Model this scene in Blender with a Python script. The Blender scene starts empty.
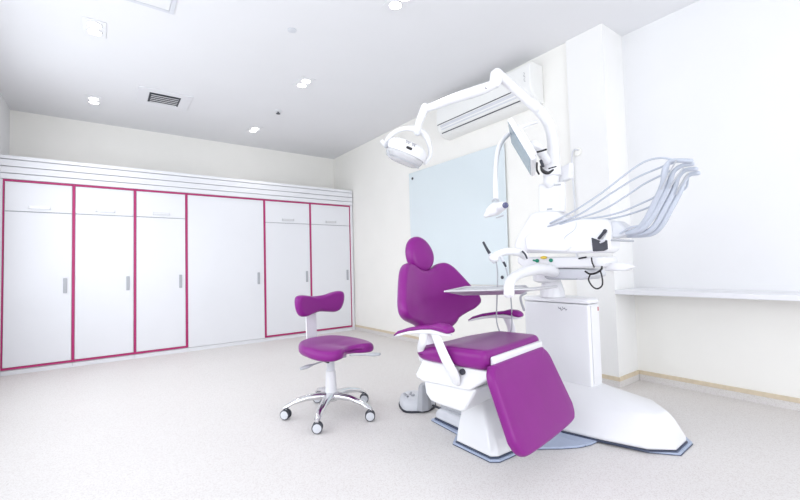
import bpy, bmesh, math
from mathutils import Vector, Matrix

C = bpy.context.scene.collection
sc = bpy.context.scene

# ---------------------------------------------------------------- camera
cam_d = bpy.data.cameras.new('camera')
cam_d.sensor_fit = 'HORIZONTAL'; cam_d.sensor_width = 36.0
cam_d.lens = 401.549 / 800.0 * 36.0
cam_d.clip_start = 0.02
cam = bpy.data.objects.new('camera', cam_d); C.objects.link(cam)
rot = [[0.8042, -0.003172, -0.59435], [-0.593748, -0.049571, -0.803122], [-0.026915, 0.998766, -0.041749]]
mw = Matrix.Identity(4)
for i in range(3):
    for j in range(3):
        mw[i][j] = rot[i][j]
mw[0][3], mw[1][3], mw[2][3] = 0.0, 0.0, 1.0
cam.matrix_world = mw
sc.camera = cam

# ---------------------------------------------------------------- light and exposure
sc.view_settings.view_transform = 'Standard'
sc.view_settings.look = 'None'
sc.view_settings.exposure = 0.24
sc.view_settings.gamma = 1.0
sc.view_settings.use_curve_mapping = False
w = bpy.data.worlds.new('sky'); sc.world = w; w.use_nodes = True
bg = w.node_tree.nodes['Background']
bg.inputs[0].default_value = (0.90, 0.95, 1.0, 1); bg.inputs[1].default_value = 1.3

def area(name, loc, rot_e, sx, sy, power, col):
    l = bpy.data.lights.new(name, 'AREA'); l.shape = 'RECTANGLE'; l.size = sx; l.size_y = sy
    l.energy = power; l.color = col
    o = bpy.data.objects.new(name, l); C.objects.link(o); o.location = loc; o.rotation_euler = rot_e
    return o
# daylight entering by the window beside the photographer and the window wall behind him
area('daylight_side', (-0.99, 2.45, 1.55), (0, -math.pi / 2 + 0.12, 0), 1.7, 5.3, 50, (0.90, 0.95, 1.0))  # lengthened with the window to brighten the far end
area('daylight_back', (1.3, -2.05, 1.5), (math.pi / 2 + 0.05, 0, 0), 3.6, 2.1, 50, (0.95, 0.97, 1.0))

# ---------------------------------------------------------------- materials
def srgb(r, g, b):
    f = lambda c: (c / 255 / 12.92) if c / 255 <= 0.04045 else ((c / 255 + 0.055) / 1.055) ** 2.4
    return (f(r), f(g), f(b), 1)

def mat(name, col, rough=0.5, metal=0.0, noise=0.0, scale=20.0, bump=0.0, coat=0.0, spec=0.5, trans=0.0, emit=None, es=0.0):
    m = bpy.data.materials.new(name); m.use_nodes = True
    nt = m.node_tree; b = nt.nodes['Principled BSDF']
    b.inputs['Roughness'].default_value = rough; b.inputs['Metallic'].default_value = metal
    b.inputs['Base Color'].default_value = col
    b.inputs['Coat Weight'].default_value = coat
    b.inputs['Specular IOR Level'].default_value = spec
    b.inputs['Transmission Weight'].default_value = trans
    if emit:
        b.inputs['Emission Color'].default_value = emit; b.inputs['Emission Strength'].default_value = es
    tc = nt.nodes.new('ShaderNodeTexCoord')
    if noise > 0:
        n = nt.nodes.new('ShaderNodeTexNoise'); n.inputs['Scale'].default_value = scale; n.inputs['Detail'].default_value = 4
        nt.links.new(tc.outputs['Object'], n.inputs['Vector'])
        r = nt.nodes.new('ShaderNodeMapRange')
        r.inputs['From Min'].default_value = 0.3; r.inputs['From Max'].default_value = 0.7
        r.inputs['To Min'].default_value = 1 - noise; r.inputs['To Max'].default_value = 1
        nt.links.new(n.outputs['Fac'], r.inputs['Value'])
        mx = nt.nodes.new('ShaderNodeVectorMath'); mx.operation = 'SCALE'
        mx.inputs[0].default_value = col[:3]
        nt.links.new(r.outputs['Result'], mx.inputs['Scale'])
        nt.links.new(mx.outputs['Vector'], b.inputs['Base Color'])
    if bump > 0:
        n2 = nt.nodes.new('ShaderNodeTexNoise'); n2.inputs['Scale'].default_value = scale * 6
        nt.links.new(tc.outputs['Object'], n2.inputs['Vector'])
        bp = nt.nodes.new('ShaderNodeBump'); bp.inputs['Strength'].default_value = bump; bp.inputs['Distance'].default_value = 0.002
        nt.links.new(n2.outputs['Fac'], bp.inputs['Height']); nt.links.new(bp.outputs['Normal'], b.inputs['Normal'])
    return m

M = {}
M['wall'] = mat('painted_wall', (0.92, 0.905, 0.865, 1), 0.75, noise=0.02, scale=3, bump=0.05)
M['wall_white'] = mat('painted_wall_white', (0.83, 0.83, 0.84, 1), 0.75, noise=0.015, scale=3, bump=0.05)
M['pier'] = mat('painted_pier', (0.88, 0.875, 0.865, 1), 0.75, noise=0.01, scale=3)
M['ceiling'] = mat('ceiling_paint', (0.80, 0.80, 0.82, 1), 0.8, noise=0.015, scale=2)
M['base'] = mat('skirting_stone', srgb(222, 207, 182), 0.4, noise=0.12, scale=30)
M['white'] = mat('white_plastic', (0.815, 0.815, 0.84, 1), 0.28, noise=0.01, scale=5, coat=0.2)
M['whitemetal'] = mat('white_enamel', (0.79, 0.79, 0.82, 1), 0.35, noise=0.01, scale=5)
M['acwhite'] = mat('warm_white_plastic', (0.86, 0.86, 0.845, 1), 0.4, noise=0.01, scale=5)
M['cab'] = mat('white_laminate', (0.82, 0.825, 0.86, 1), 0.3, noise=0.02, scale=2)
M['cabgap'] = mat('gap_shade_grey', srgb(150, 152, 160), 0.6, noise=0.05)
M['pink'] = mat('magenta_edging', srgb(186, 40, 112), 0.4, noise=0.04, scale=15)
M['steel'] = mat('brushed_steel', (0.72, 0.72, 0.74, 1), 0.48, metal=0.9, noise=0.06, scale=60)
M['chrome'] = mat('polished_aluminium', (0.74, 0.74, 0.76, 1), 0.16, metal=1.0, noise=0.04, scale=40)
M['purple'] = mat('purple_vinyl', (0.238, 0.017, 0.228, 1), 0.31, noise=0.06, scale=8, bump=0.04, coat=0.0, spec=0.26)
M['grey'] = mat('grey_plastic', srgb(178, 180, 186), 0.45, noise=0.04)
M['lightgrey'] = mat('light_grey_plastic', srgb(214, 216, 222), 0.4, noise=0.03)
M['dark'] = mat('dark_grey_rubber', srgb(60, 62, 72), 0.5, noise=0.1)
M['black'] = mat('black_rubber', srgb(28, 26, 30), 0.45, noise=0.1)
M['plate'] = mat('blue_grey_base_plate', srgb(176, 188, 212), 0.4, metal=0.0, noise=0.04)
M['rim'] = mat('plate_edge', srgb(70, 78, 100), 0.4, noise=0.05)
M['hose'] = mat('pale_silicone_hose', srgb(190, 196, 208), 0.4, noise=0.03)
M['green'] = mat('green_button', srgb(0, 135, 105), 0.4, noise=0.03)
M['yellow'] = mat('yellow_button', srgb(235, 205, 70), 0.4, noise=0.03)
M['red'] = mat('red_mark', srgb(190, 80, 95), 0.5, noise=0.05)
M['mark'] = mat('grey_print', srgb(150, 150, 158), 0.6, noise=0.05)
M['frost'] = mat('pale_blue_back_painted_glass', srgb(222, 232, 236), 0.12, noise=0.01, scale=2, coat=0.6)
M['screen'] = mat('switched_off_screen', srgb(132, 150, 162), 0.2, noise=0.05, scale=4)
M['glass'] = mat('clear_lamp_cover', (0.95, 0.95, 0.97, 1), 0.12, trans=0.55, noise=0.01)
M['lens'] = mat('blue_black_lens', srgb(70, 72, 112), 0.15, noise=0.05, coat=0.6)
M['lampglow'] = mat('lit_downlight', (1, 1, 1, 1), 0.5, noise=0.01, emit=(1.0, 0.98, 0.95, 1), es=6.0)
M['blind'] = mat('white_roller_blind', (0.87, 0.885, 0.91, 1), 0.8, noise=0.015, scale=8)

# terrazzo-like speckled vinyl floor
m = bpy.data.materials.new('speckled_vinyl_floor'); m.use_nodes = True; nt = m.node_tree
b = nt.nodes['Principled BSDF']; tc = nt.nodes.new('ShaderNodeTexCoord')
v = nt.nodes.new('ShaderNodeTexVoronoi'); v.inputs['Scale'].default_value = 230; v.inputs['Randomness'].default_value = 1
nt.links.new(tc.outputs['Object'], v.inputs['Vector'])
hs = nt.nodes.new('ShaderNodeSeparateColor'); nt.links.new(v.outputs['Color'], hs.inputs['Color'])
cr = nt.nodes.new('ShaderNodeValToRGB'); e = cr.color_ramp.elements
e[0].position = 0.0; e[0].color = (0.66, 0.62, 0.60, 1); e[1].position = 1.0; e[1].color = (0.80, 0.775, 0.76, 1)
x = cr.color_ramp.elements.new(0.18); x.color = (0.72, 0.68, 0.66, 1)
x = cr.color_ramp.elements.new(0.45); x.color = (0.78, 0.75, 0.735, 1)
nt.links.new(hs.outputs['Red'], cr.inputs['Fac'])
n = nt.nodes.new('ShaderNodeTexNoise'); n.inputs['Scale'].default_value = 1.2; nt.links.new(tc.outputs['Object'], n.inputs['Vector'])
mr = nt.nodes.new('ShaderNodeMapRange'); mr.inputs['To Min'].default_value = 0.90; mr.inputs['To Max'].default_value = 0.96
nt.links.new(n.outputs['Fac'], mr.inputs['Value'])
sv = nt.nodes.new('ShaderNodeVectorMath'); sv.operation = 'SCALE'
nt.links.new(cr.outputs['Color'], sv.inputs[0]); nt.links.new(mr.outputs['Result'], sv.inputs['Scale'])
nt.links.new(sv.outputs['Vector'], b.inputs['Base Color'])
b.inputs['Roughness'].default_value = 0.42
M['floor'] = m

# ---------------------------------------------------------------- helpers
W = {}                      # world matrices of parents
def obj(name, bm, m, parent=None, smooth=True, bevel=0.0, seg=3, angle=40):
    me = bpy.data.meshes.new(name)
    bmesh.ops.recalc_face_normals(bm, faces=bm.faces)
    if parent is not None:
        bm.transform(W[parent.name].inverted())
    bm.to_mesh(me); bm.free()
    o = bpy.data.objects.new(name, me); C.objects.link(o)
    me.materials.append(M[m] if isinstance(m, str) else m)
    if parent is not None:
        o.parent = parent; W[o.name] = W[parent.name]
    else:
        W[o.name] = Matrix.Identity(4)
    if bevel > 0:
        md = o.modifiers.new('bevel', 'BEVEL'); md.width = bevel; md.segments = seg; md.limit_method = 'ANGLE'; md.angle_limit = math.radians(30)
        md.harden_normals = False
    if smooth:
        for p in me.polygons: p.use_smooth = True
        me.set_sharp_from_angle(angle=math.radians(angle))
    return o

def thing(name, label, cat, loc=(0, 0, 0), rz=0.0, group=None):
    o = bpy.data.objects.new(name, None); C.objects.link(o); o.empty_display_size = 0.1
    o.location = loc; o.rotation_euler = (0, 0, rz)
    W[o.name] = Matrix.Translation(loc) @ Matrix.Rotation(rz, 4, 'Z')
    o['label'] = label; o['category'] = cat
    if group: o['group'] = group
    return o
def tag(o, label, cat, group=None):
    o['label'] = label; o['category'] = cat
    if group: o['group'] = group
    return o
def struct(name, bm, m, **k):
    o = obj(name, bm, m, **k); o['kind'] = 'structure'; return o

def BM(): return bmesh.new()
def box(bm, a, b_):
    (x0, y0, z0), (x1, y1, z1) = a, b_
    x0, x1 = min(x0, x1), max(x0, x1); y0, y1 = min(y0, y1), max(y0, y1); z0, z1 = min(z0, z1), max(z0, z1)
    v = [bm.verts.new(p) for p in ((x0,y0,z0),(x1,y0,z0),(x1,y1,z0),(x0,y1,z0),(x0,y0,z1),(x1,y0,z1),(x1,y1,z1),(x0,y1,z1))]
    for f in ((0,3,2,1),(4,5,6,7),(0,1,5,4),(1,2,6,5),(2,3,7,6),(3,0,4,7)):
        bm.faces.new([v[i] for i in f])
    return bm
def bx(a, b_): return box(BM(), a, b_)
def prism(bm, pts, off):
    """closed polygon pts (3D) swept by vector off"""
    off = Vector(off); a = [bm.verts.new(p) for p in pts]; b_ = [bm.verts.new(Vector(p) + off) for p in pts]
    n = len(pts)
    bm.faces.new(a[::-1]); bm.faces.new(b_)
    for i in range(n): bm.faces.new((a[i], a[(i+1) % n], b_[(i+1) % n], b_[i]))
    return bm
def loft(bm, rings, cap=True):
    R = [[bm.verts.new(p) for p in r] for r in rings]; n = len(R[0])
    for i in range(len(R)-1):
        for j in range(n):
            bm.faces.new((R[i][j], R[i][(j+1) % n], R[i+1][(j+1) % n], R[i+1][j]))
    if cap: bm.faces.new(R[0][::-1]); bm.faces.new(R[-1])
    return bm
def catmull(pts, sub=6, closed=False):
    P = [Vector(p) for p in pts]; n = len(P); out = []
    rng = range(n) if closed else range(n-1)
    for i in rng:
        if closed: p0, p1, p2, p3 = P[(i-1) % n], P[i], P[(i+1) % n], P[(i+2) % n]
        else: p0, p1, p2, p3 = P[max(i-1, 0)], P[i], P[i+1], P[min(i+2, n-1)]
        for k in range(sub):
            t = k / sub
            out.append(0.5*((2*p1) + (p2-p0)*t + (2*p0-5*p1+4*p2-p3)*t*t + (3*p1-p0-3*p2+p3)*t**3))
    if not closed: out.append(P[-1].copy())
    return out
def tube(bm, pts, r, n=10, sub=6, flat=1.0, up=None, smooth=True, endr=None):
    """r: number or list per control point; flat squashes the section along 'up'"""
    ctrl = [Vector(p) for p in pts]
    rr = r if isinstance(r, (list, tuple)) else [r]*len(ctrl)
    if smooth and len(ctrl) > 2:
        path = catmull(ctrl, sub); q = catmull([(a, 0, 0) for a in rr], sub); R = [max(a.x, 1e-4) for a in q]
    else: path, R = ctrl, list(rr)
    rings = []; prev = None
    for i, p in enumerate(path):
        t = (path[min(i+1, len(path)-1)] - path[max(i-1, 0)]).normalized()
        if up is not None: u = Vector(up)
        elif prev is not None: u = prev
        else: u = Vector((0, 0, 1)) if abs(t.z) < 0.9 else Vector((1, 0, 0))
        u = (u - t*u.dot(t)).normalized(); s = t.cross(u); prev = u
        rings.append([p + (s*math.cos(a) + u*math.sin(a)*flat)*R[i] for a in [2*math.pi*k/n for k in range(n)]])
    # rounded ends
    def endcap(ring, p, t, r0):
        res = []
        for d, k in ((0.5, 0.87), (0.85, 0.53)):
            res.append([p + (v_-p)*k + t*r0*d*flat for v_ in ring])
        return res
    t0 = (path[0]-path[1]).normalized(); t1 = (path[-1]-path[-2]).normalized()
    rings = endcap(rings[0], path[0], t0, R[0])[::-1] + rings + endcap(rings[-1], path[-1], t1, R[-1])
    return loft(bm, rings)
def cyl(bm, p0, p1, r0, r1=None, n=24):
    p0, p1 = Vector(p0), Vector(p1); r1 = r0 if r1 is None else r1
    t = (p1-p0).normalized(); u = Vector((0, 0, 1)) if abs(t.z) < 0.9 else Vector((1, 0, 0))
    u = (u - t*u.dot(t)).normalized(); s = t.cross(u)
    f = lambda p, r: [p + (s*math.cos(2*math.pi*k/n) + u*math.sin(2*math.pi*k/n))*r for k in range(n)]
    return loft(bm, [f(p0, r0), f(p1, r1)])
def lathe(bm, prof, origin, axis=(0, 0, 1), n=32):
    """prof: (radius, height along axis)"""
    o = Vector(origin); t = Vector(axis).normalized(); u = Vector((0, 0, 1)) if abs(t.z) < 0.9 else Vector((1, 0, 0))
    u = (u - t*u.dot(t)).normalized(); s = t.cross(u)
    rings = [[o + t*h + (s*math.cos(2*math.pi*k/n) + u*math.sin(2*math.pi*k/n))*max(r, 1e-4) for k in range(n)] for r, h in prof]
    return loft(bm, rings)
def cushion(bm, outline, t, r, mapf, crown=0.0, sub=5, inner=6, closed_catmull=True):
    P = catmull([(a, b_, 0) for a, b_ in outline], sub, True) if closed_catmull else [Vector((a, b_, 0)) for a, b_ in outline]
    c = sum(P, Vector())/len(P); rings = []
    def ring(inset, wv, sc_=1.0):
        res = []
        for p in P:
            d = (p-c); L = d.length; q = c + d*max(0.02, (1-inset/L))*sc_
            res.append(mapf(q.x, q.y, wv))
        return res
    K = 5
    for sc_ in (0.4, 0.8): rings.append(ring(r, -t/2, sc_))
    for k in range(K+1):
        a = -math.pi/2 + (math.pi/2)*k/K
        rings.append(ring(r*(1-math.cos(a)), -t/2 + r + r*math.sin(a)))
    for k in range(K+1):
        a = (math.pi/2)*k/K
        rings.append(ring(r*(1-math.cos(a)), t/2 - r + r*math.sin(a)))
    for k in range(1, inner+1):
        s_ = 1 - k/(inner+0.3)
        rings.append(ring(r, t/2 + crown*(1-s_*s_), s_))
    return loft(bm, rings)

# ================================================================= SETTING
CZ = 2.95; XL, XB, XR, YF, YK = -0.88, 3.30, 3.62, 6.38, -2.0
struct('floor', bx((XL-0.15, YK-0.15, -0.1), (XR+0.15, YF+0.15, 0)), 'floor', smooth=False)
struct('ceiling', bx((XL-0.15, YK-0.15, CZ), (XR+0.15, YF+0.15, CZ+0.12)), 'ceiling', smooth=False)
struct('wall_far', bx((XL-0.15, YF, 0), (XB+0.47, YF+0.15, CZ)), 'wall', smooth=False)
# side wall with the air conditioner, its slim pier, and the set-back wall beyond
struct('wall_right', bx((XB, 1.89, 0), (XR+0.15, YF, CZ)), 'wall', smooth=False)
struct('wall_pier', bx((XB-0.02, 1.57, 0), (XR+0.15, 1.89, CZ)), 'pier', smooth=False)
struct('wall_recess', bx((XR, YK, 0.752), (XR+0.15, 1.57, CZ)), 'wall_white', smooth=False)
struct('wall_low_lightened', bx((XR, YK, 0), (XR+0.15, 1.57, 0.752)), 'wall', smooth=False)  # same wall, lighter colour below the ledge to make up for its shade
# left wall; unseen window beside the photographer, stretched far along to even the light
bm = BM(); box(bm, (XL-0.15, YK, 0), (XL, YF, 0.7)); box(bm, (XL-0.15, YK, 2.4), (XL, YF, CZ))
box(bm, (XL-0.15, YK, 0.7), (XL, -0.2, 2.4)); box(bm, (XL-0.15, 5.1, 0.7), (XL, YF, 2.4))
struct('wall_left', bm, 'wall_white', smooth=False)
bm = BM()
for y in (-0.2, 1.11, 2.42, 3.73, 5.05): box(bm, (XL-0.12, y, 0.7), (XL-0.06, y+0.05, 2.4))
for z in (0.7, 2.35): box(bm, (XL-0.12, -0.2, z), (XL-0.06, 5.1, z+0.05))
struct('window_1', bm, 'whitemetal', smooth=False)
bm = BM(); box(bm, (XL, YK-0.15, 0), (XR, YK, 0.45)); box(bm, (XL, YK-0.15, 2.6), (XR, YK, CZ))
box(bm, (XL, YK-0.15, 0.45), (-0.55, YK, 2.6)); box(bm, (3.15, YK-0.15, 0.45), (XR, YK, 2.6))
struct('wall_back', bm, 'wall_white', smooth=False)
bm = BM()
for xx in (-0.55, 0.66, 1.88, 3.1): box(bm, (xx, YK-0.12, 0.45), (xx+0.05, YK-0.06, 2.6))
for z in (0.45, 2.55): box(bm, (-0.55, YK-0.12, z), (3.15, YK-0.06, z+0.05))
struct('window_2', bm, 'whitemetal', smooth=False)
# skirting
for nm, z0, z1, mt, d in (('baseboard_right', 0.0, 0.052, 'floor', 0.008), ('trim_5', 0.052, 0.082, 'base', 0.012)):
    bm = BM(); box(bm, (XB-d, 1.89, z0), (XB, 5.74, z1)); box(bm, (XB-0.02-d, 1.57-d, z0), (XB-0.02, 1.89+d, z1))
    box(bm, (XB-0.02, 1.57-d, z0), (XR, 1.57, z1))
    struct(nm, bm, mt, smooth=False)
struct('baseboard_recess', bx((XR-0.008, YK, 0), (XR, 1.558, 0.052)), 'floor', smooth=False)
struct('trim_6', bx((XR-0.012, YK, 0.052), (XR, 1.558, 0.082)), 'base', smooth=False)
# long white ledge across the recess
struct('trim_1', bx((XB-0.02, YK, 0.735), (XR, 1.57, 0.77)), 'whitemetal', bevel=0.004, smooth=False)
# ================================================================= CABINETS
Yc = 5.727
def cabinet(x0, x1, label, flap, last=False, first=False):
    cx = (x0+x1)/2; t = thing('storage_cabinet' if flap else 'tall_cupboard', label, 'cabinet', (cx, Yc+0.3, 0), 0, 'white built-in cabinets along the far wall')
    h = 0.0115
    bm = BM(); box(bm, (x0+0.001, Yc+0.022, 0.0), (x1-0.001, YF-0.03, 2.02)); box(bm, (x0+0.001, Yc+0.004, 0.0), (x1-0.001, Yc+0.03, 0.045))
    obj('carcass', bm, 'cab', t, smooth=False)
    a, b_ = x0+h, x1-h
    # magenta edging
    zl = 0.055
    bm = BM(); box(bm, (x0+0.0005, Yc-0.004, zl), (a, Yc+0.022, 2.018)); box(bm, (b_, Yc-0.004, zl), (x1-0.0005, Yc+0.022, 2.018))
    box(bm, (a, Yc-0.004, 1.999), (b_, Yc+0.022, 2.018))
    if flap: box(bm, (a, Yc-0.004, zl), (b_, Yc+0.022, 0.075))
    obj('edging', bm, 'pink', t, smooth=False)
    ztop = 1.996
    if flap:
        d = obj('door', bx((a+0.003, Yc, 0.078), (b_-0.003, Yc+0.02, 1.683)), 'cab', t, bevel=0.002, seg=1, smooth=False)
        f = obj('flap', bx((a+0.003, Yc, 1.69), (b_-0.003, Yc+0.02, ztop)), 'cab', t, bevel=0.002, seg=1, smooth=False)
        bm = BM(); box(bm, (cx-0.088, Yc-0.014, 1.722), (cx+0.088, Yc+0.001, 1.728)); box(bm, (cx-0.088, Yc-0.014, 1.722), (cx-0.082, Yc+0.001, 1.752))
        box(bm, (cx+0.082, Yc-0.014, 1.722), (cx+0.088, Yc+0.001, 1.752)); box(bm, (cx-0.082, Yc-0.004, 1.728), (cx+0.082, Yc+0.001, 1.752))
        hd = obj('handle', bm, 'steel', f, smooth=False)
        hx = b_-0.058
        obj('gap_shade_strip', bx((a+0.003, Yc+0.012, 1.683), (b_-0.003, Yc+0.021, 1.690)), 'cabgap', t, smooth=False)  # grey strip paints in the shade of the joint below the flap
    else:
        d = obj('door', bx((a+0.003, Yc, 0.05), (b_-0.003, Yc+0.02, ztop)), 'cab', t, bevel=0.002, seg=1, smooth=False)
        hx = b_-0.08
    bm = BM(); box(bm, (hx-0.016, Yc-0.012, 0.81), (hx+0.016, Yc+0.001, 0.975))
    obj('handle', bm, 'grey', d, bevel=0.004, smooth=False)
    return t
xs = [-0.835, -0.265, 0.305, 0.855, 1.848, 2.546, 3.24]
labs = ['white cabinet with magenta edging, first from the left, against the left wall',
        'white cabinet with magenta edging, second from the left',
        'white cabinet with magenta edging, third from left, beside the wide plain cupboard',
        'widest white cupboard door, plain and without a top flap, amid the magenta-edged cabinets',
        'white magenta-edged cabinet just right of the wide plain cupboard, behind the stool',
        'white magenta-edged cabinet at the right end of the row, in the room corner']
for i in range(6): cabinet(xs[i], xs[i+1], labs[i], i != 3)
bm = BM()
box(bm, (XL, Yc+0.02, 2.02), (3.285, YF-0.03, 2.26))
for z0, z1 in ((2.022, 2.076), (2.086, 2.148), (2.158, 2.222), (2.232, 2.268)):
    box(bm, (XL, Yc-0.012, z0), (3.285, Yc+0.02, z1))
o = struct('trim_2', bm, 'cab', smooth=False)
struct('trim_3', bx((3.242, Yc, 0), (3.287, YF-0.03, 2.02)), 'cab', smooth=False)
struct('trim_4', bx((XL, Yc, 0), (-0.837, YF-0.03, 2.02)), 'cab', smooth=False)

# ================================================================= CEILING FITTINGS
def downlight(x, y, label):
    t = thing('downlight', label, 'ceiling light', (x, y, CZ), 0, 'twin recessed ceiling downlights')
    bm = BM(); 
    box(bm, (x-0.075, y-0.13, CZ-0.006), (x+0.075, y+0.13, CZ-0.0005))
    obj('frame', bm, 'ceiling', t, bevel=0.003, smooth=False)
    for s in (-1, 1):
        yy = y+s*0.057
        bm = BM(); lathe(bm, [(0.05, -0.006), (0.052, -0.010), (0.046, -0.012), (0.044, -0.008)], (x, yy, CZ), n=28)
        ring = obj('lamp_ring', bm, 'whitemetal', t)
        bm = BM(); lathe(bm, [(0.043, -0.007), (0.043, -0.010), (0.02, -0.0115)], (x, yy, CZ), n=28)
        obj('lamp_disc', bm, 'lampglow', t)
    l = bpy.data.lights.new('downlight_beam', 'SPOT'); l.energy = 18; l.spot_size = math.radians(130); l.spot_blend = 1.0
    l.shadow_soft_size = 0.08; l.color = (1.0, 0.965, 0.92)
    lo = bpy.data.objects.new('downlight_beam', l); C.objects.link(lo); lo.parent = t; lo.location = (0, 0, -0.03)
    return t
downlight(-0.06, 3.89, 'twin recessed downlight in the ceiling left of the access hatch, top left')
downlight(-0.09, 5.54, 'twin recessed downlight in the ceiling above the first two cabinets, beside the vent')
downlight(1.68, 3.88, 'twin recessed downlight in the middle of the ceiling')
downlight(1.67, 5.56, 'twin recessed downlight in the ceiling near the far wall, above the wide plain cupboard')
downlight(1.74, 2.27, 'twin recessed downlight cut off by the top edge of the picture')

t = thing('ceiling_vent', 'square louvred air vent in the ceiling between the left downlights and the room middle', 'air vent', (0.54, 5.12, CZ))
bm = BM()
for a, b_ in (((0.29, 4.86), (0.80, 4.955)), ((0.29, 5.255), (0.80, 5.36)), ((0.29, 4.955), (0.395, 5.255)), ((0.695, 4.955), (0.80, 5.255))):
    box(bm, (a[0], a[1], CZ-0.012), (b_[0], b_[1], CZ-0.0005))
obj('frame', bm, 'whitemetal', t, smooth=False, bevel=0.003)
obj('duct_opening', bx((0.395, 4.955, CZ-0.004), (0.695, 5.255, CZ-0.0005)), 'dark', t, smooth=False)
for k in range(5):
    y = 4.985+k*0.052
    bm = BM(); prism(bm, [(0.415, y, CZ-0.020), (0.415, y+0.044, CZ-0.008), (0.415, y+0.046, CZ-0.011), (0.415, y+0.002, CZ-0.023)], (0.26, 0, 0))
    obj('louvre', bm, 'whitemetal', t, smooth=False)

t = thing('ceiling_hatch', 'square ceiling access hatch with a thin grey frame, at the top edge', 'access hatch', (0.11, 3.06, CZ))
bm = BM()
for a, b_ in (((-0.20, 3.33), (0.42, 3.36)), ((-0.20, 2.74), (0.42, 2.77)), ((-0.20, 2.77), (-0.17, 3.33)), ((0.39, 2.77), (0.42, 3.33))):
    box(bm, (a[0], a[1], CZ-0.006), (b_[0], b_[1], CZ-0.0005))
obj('frame', bm, 'lightgrey', t, smooth=False)
obj('panel', bx((-0.165, 2.775, CZ-0.005), (0.385, 3.325, CZ-0.0005)), 'ceiling', t, smooth=False)

t = thing('sprinkler', 'small metal sprinkler head on the ceiling near the far corner', 'sprinkler', (1.72, 4.76, CZ))
bm = BM(); lathe(bm, [(0.045, -0.0005), (0.045, -0.004), (0.03, -0.010), (0.012, -0.012)], (1.72, 4.76, CZ)); obj('rosette', bm, 'whitemetal', t)
bm = BM(); cyl(bm, (1.72, 4.76, CZ-0.01), (1.72, 4.76, CZ-0.03), 0.009, 0.007, 12); lathe(bm, [(0.006, -0.03), (0.026, -0.033), (0.026, -0.036), (0.004, -0.038)], (1.72, 4.76, CZ), n=18)
obj('nozzle', bm, 'dark', t)
bm = BM(); lathe(bm, [(0.035, -0.0005), (0.035, -0.006), (0.02, -0.010)], (1.231, 3.06, CZ), n=24)
tag(obj('blanking_disc', bm, 'lightgrey'), 'faint round blanking cap on the bare middle of the ceiling', 'ceiling cap')

# ================================================================= AIR CONDITIONER
y0, y1 = 2.14, 3.41
t = thing('air_conditioner', 'white wall-mounted split air conditioner above the pale blue glass board', 'air conditioner', (XB, (y0+y1)/2, 2.6))
prof = [(XB-0.002, 2.84), (XB-0.16, 2.84), (XB-0.195, 2.82), (XB-0.205, 2.62), (XB-0.19, 2.57), (XB-0.14, 2.507), (XB-0.08, 2.482), (XB-0.002, 2.478)]
bm = BM(); prism(bm, [(x_, y0, z_) for x_, z_ in prof], (0, y1-y0, 0)); obj('housing', bm, 'acwhite', t, bevel=0.008)
bm = BM(); prism(bm, [(XB-0.2075, y0+0.12, 2.612), (XB-0.2075, y0+0.12, 2.620), (XB-0.195, y0+0.12, 2.620), (XB-0.195, y0+0.12, 2.612)], (0, y1-y0-0.14, 0))
prism(bm, [(XB-0.162, y0+0.12, 2.527), (XB-0.156, y0+0.12, 2.519), (XB-0.145, y0+0.12, 2.527), (XB-0.151, y0+0.12, 2.535)], (0, y1-y0-0.16, 0))
obj('outlet_gap', bm, 'dark', t, smooth=False)
bm = BM(); prism(bm, [(XB-0.2035, y0+0.14, 2.600), (XB-0.180, y0+0.14, 2.552), (XB-0.174, y0+0.14, 2.554), (XB-0.198, y0+0.14, 2.602)], (0, y1-y0-0.2, 0))
obj('louvre', bm, 'lightgrey', t, smooth=False)
bm = BM(); box(bm, (XB-0.2065, y0+0.09, 2.588), (XB-0.195, y0+0.10, 2.598)); obj('sensor', bm, 'black', t)
bm = BM()
for k, (dy, dz) in enumerate(((0, 0), (0.012, 0.02), (0, 0.04), (0.014, 0.055), (0.003, 0.075))):
    tube(bm, [(XB-0.2065, y0+0.05+dy, 2.66+dz), (XB-0.2065, y0+0.062-dy*0.3, 2.672+dz)], 0.002, 6)
obj('badge', bm, 'mark', t)

# ================================================================= GLASS BOARD
t = thing('glass_board', 'large pale blue glass board fixed to the wall behind the dental chair', 'glass board', (XB, 3.39, 0.785))
obj('glass_panel', bx((XB-0.026, 2.60, 0.785), (XB-0.018, 4.18, 2.235)), 'frost', t, bevel=0.001, seg=1, smooth=False)
for y in (2.68, 4.10):
    for z in (0.865, 2.155):
        bm = BM(); cyl(bm, (XB-0.001, y, z), (XB-0.030, y, z), 0.013, n=20)
        cyl(bm, (XB-0.030, y, z), (XB-0.034, y, z), 0.018, n=20)
        obj('standoff_screw', bm, 'dark', t)

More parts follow.
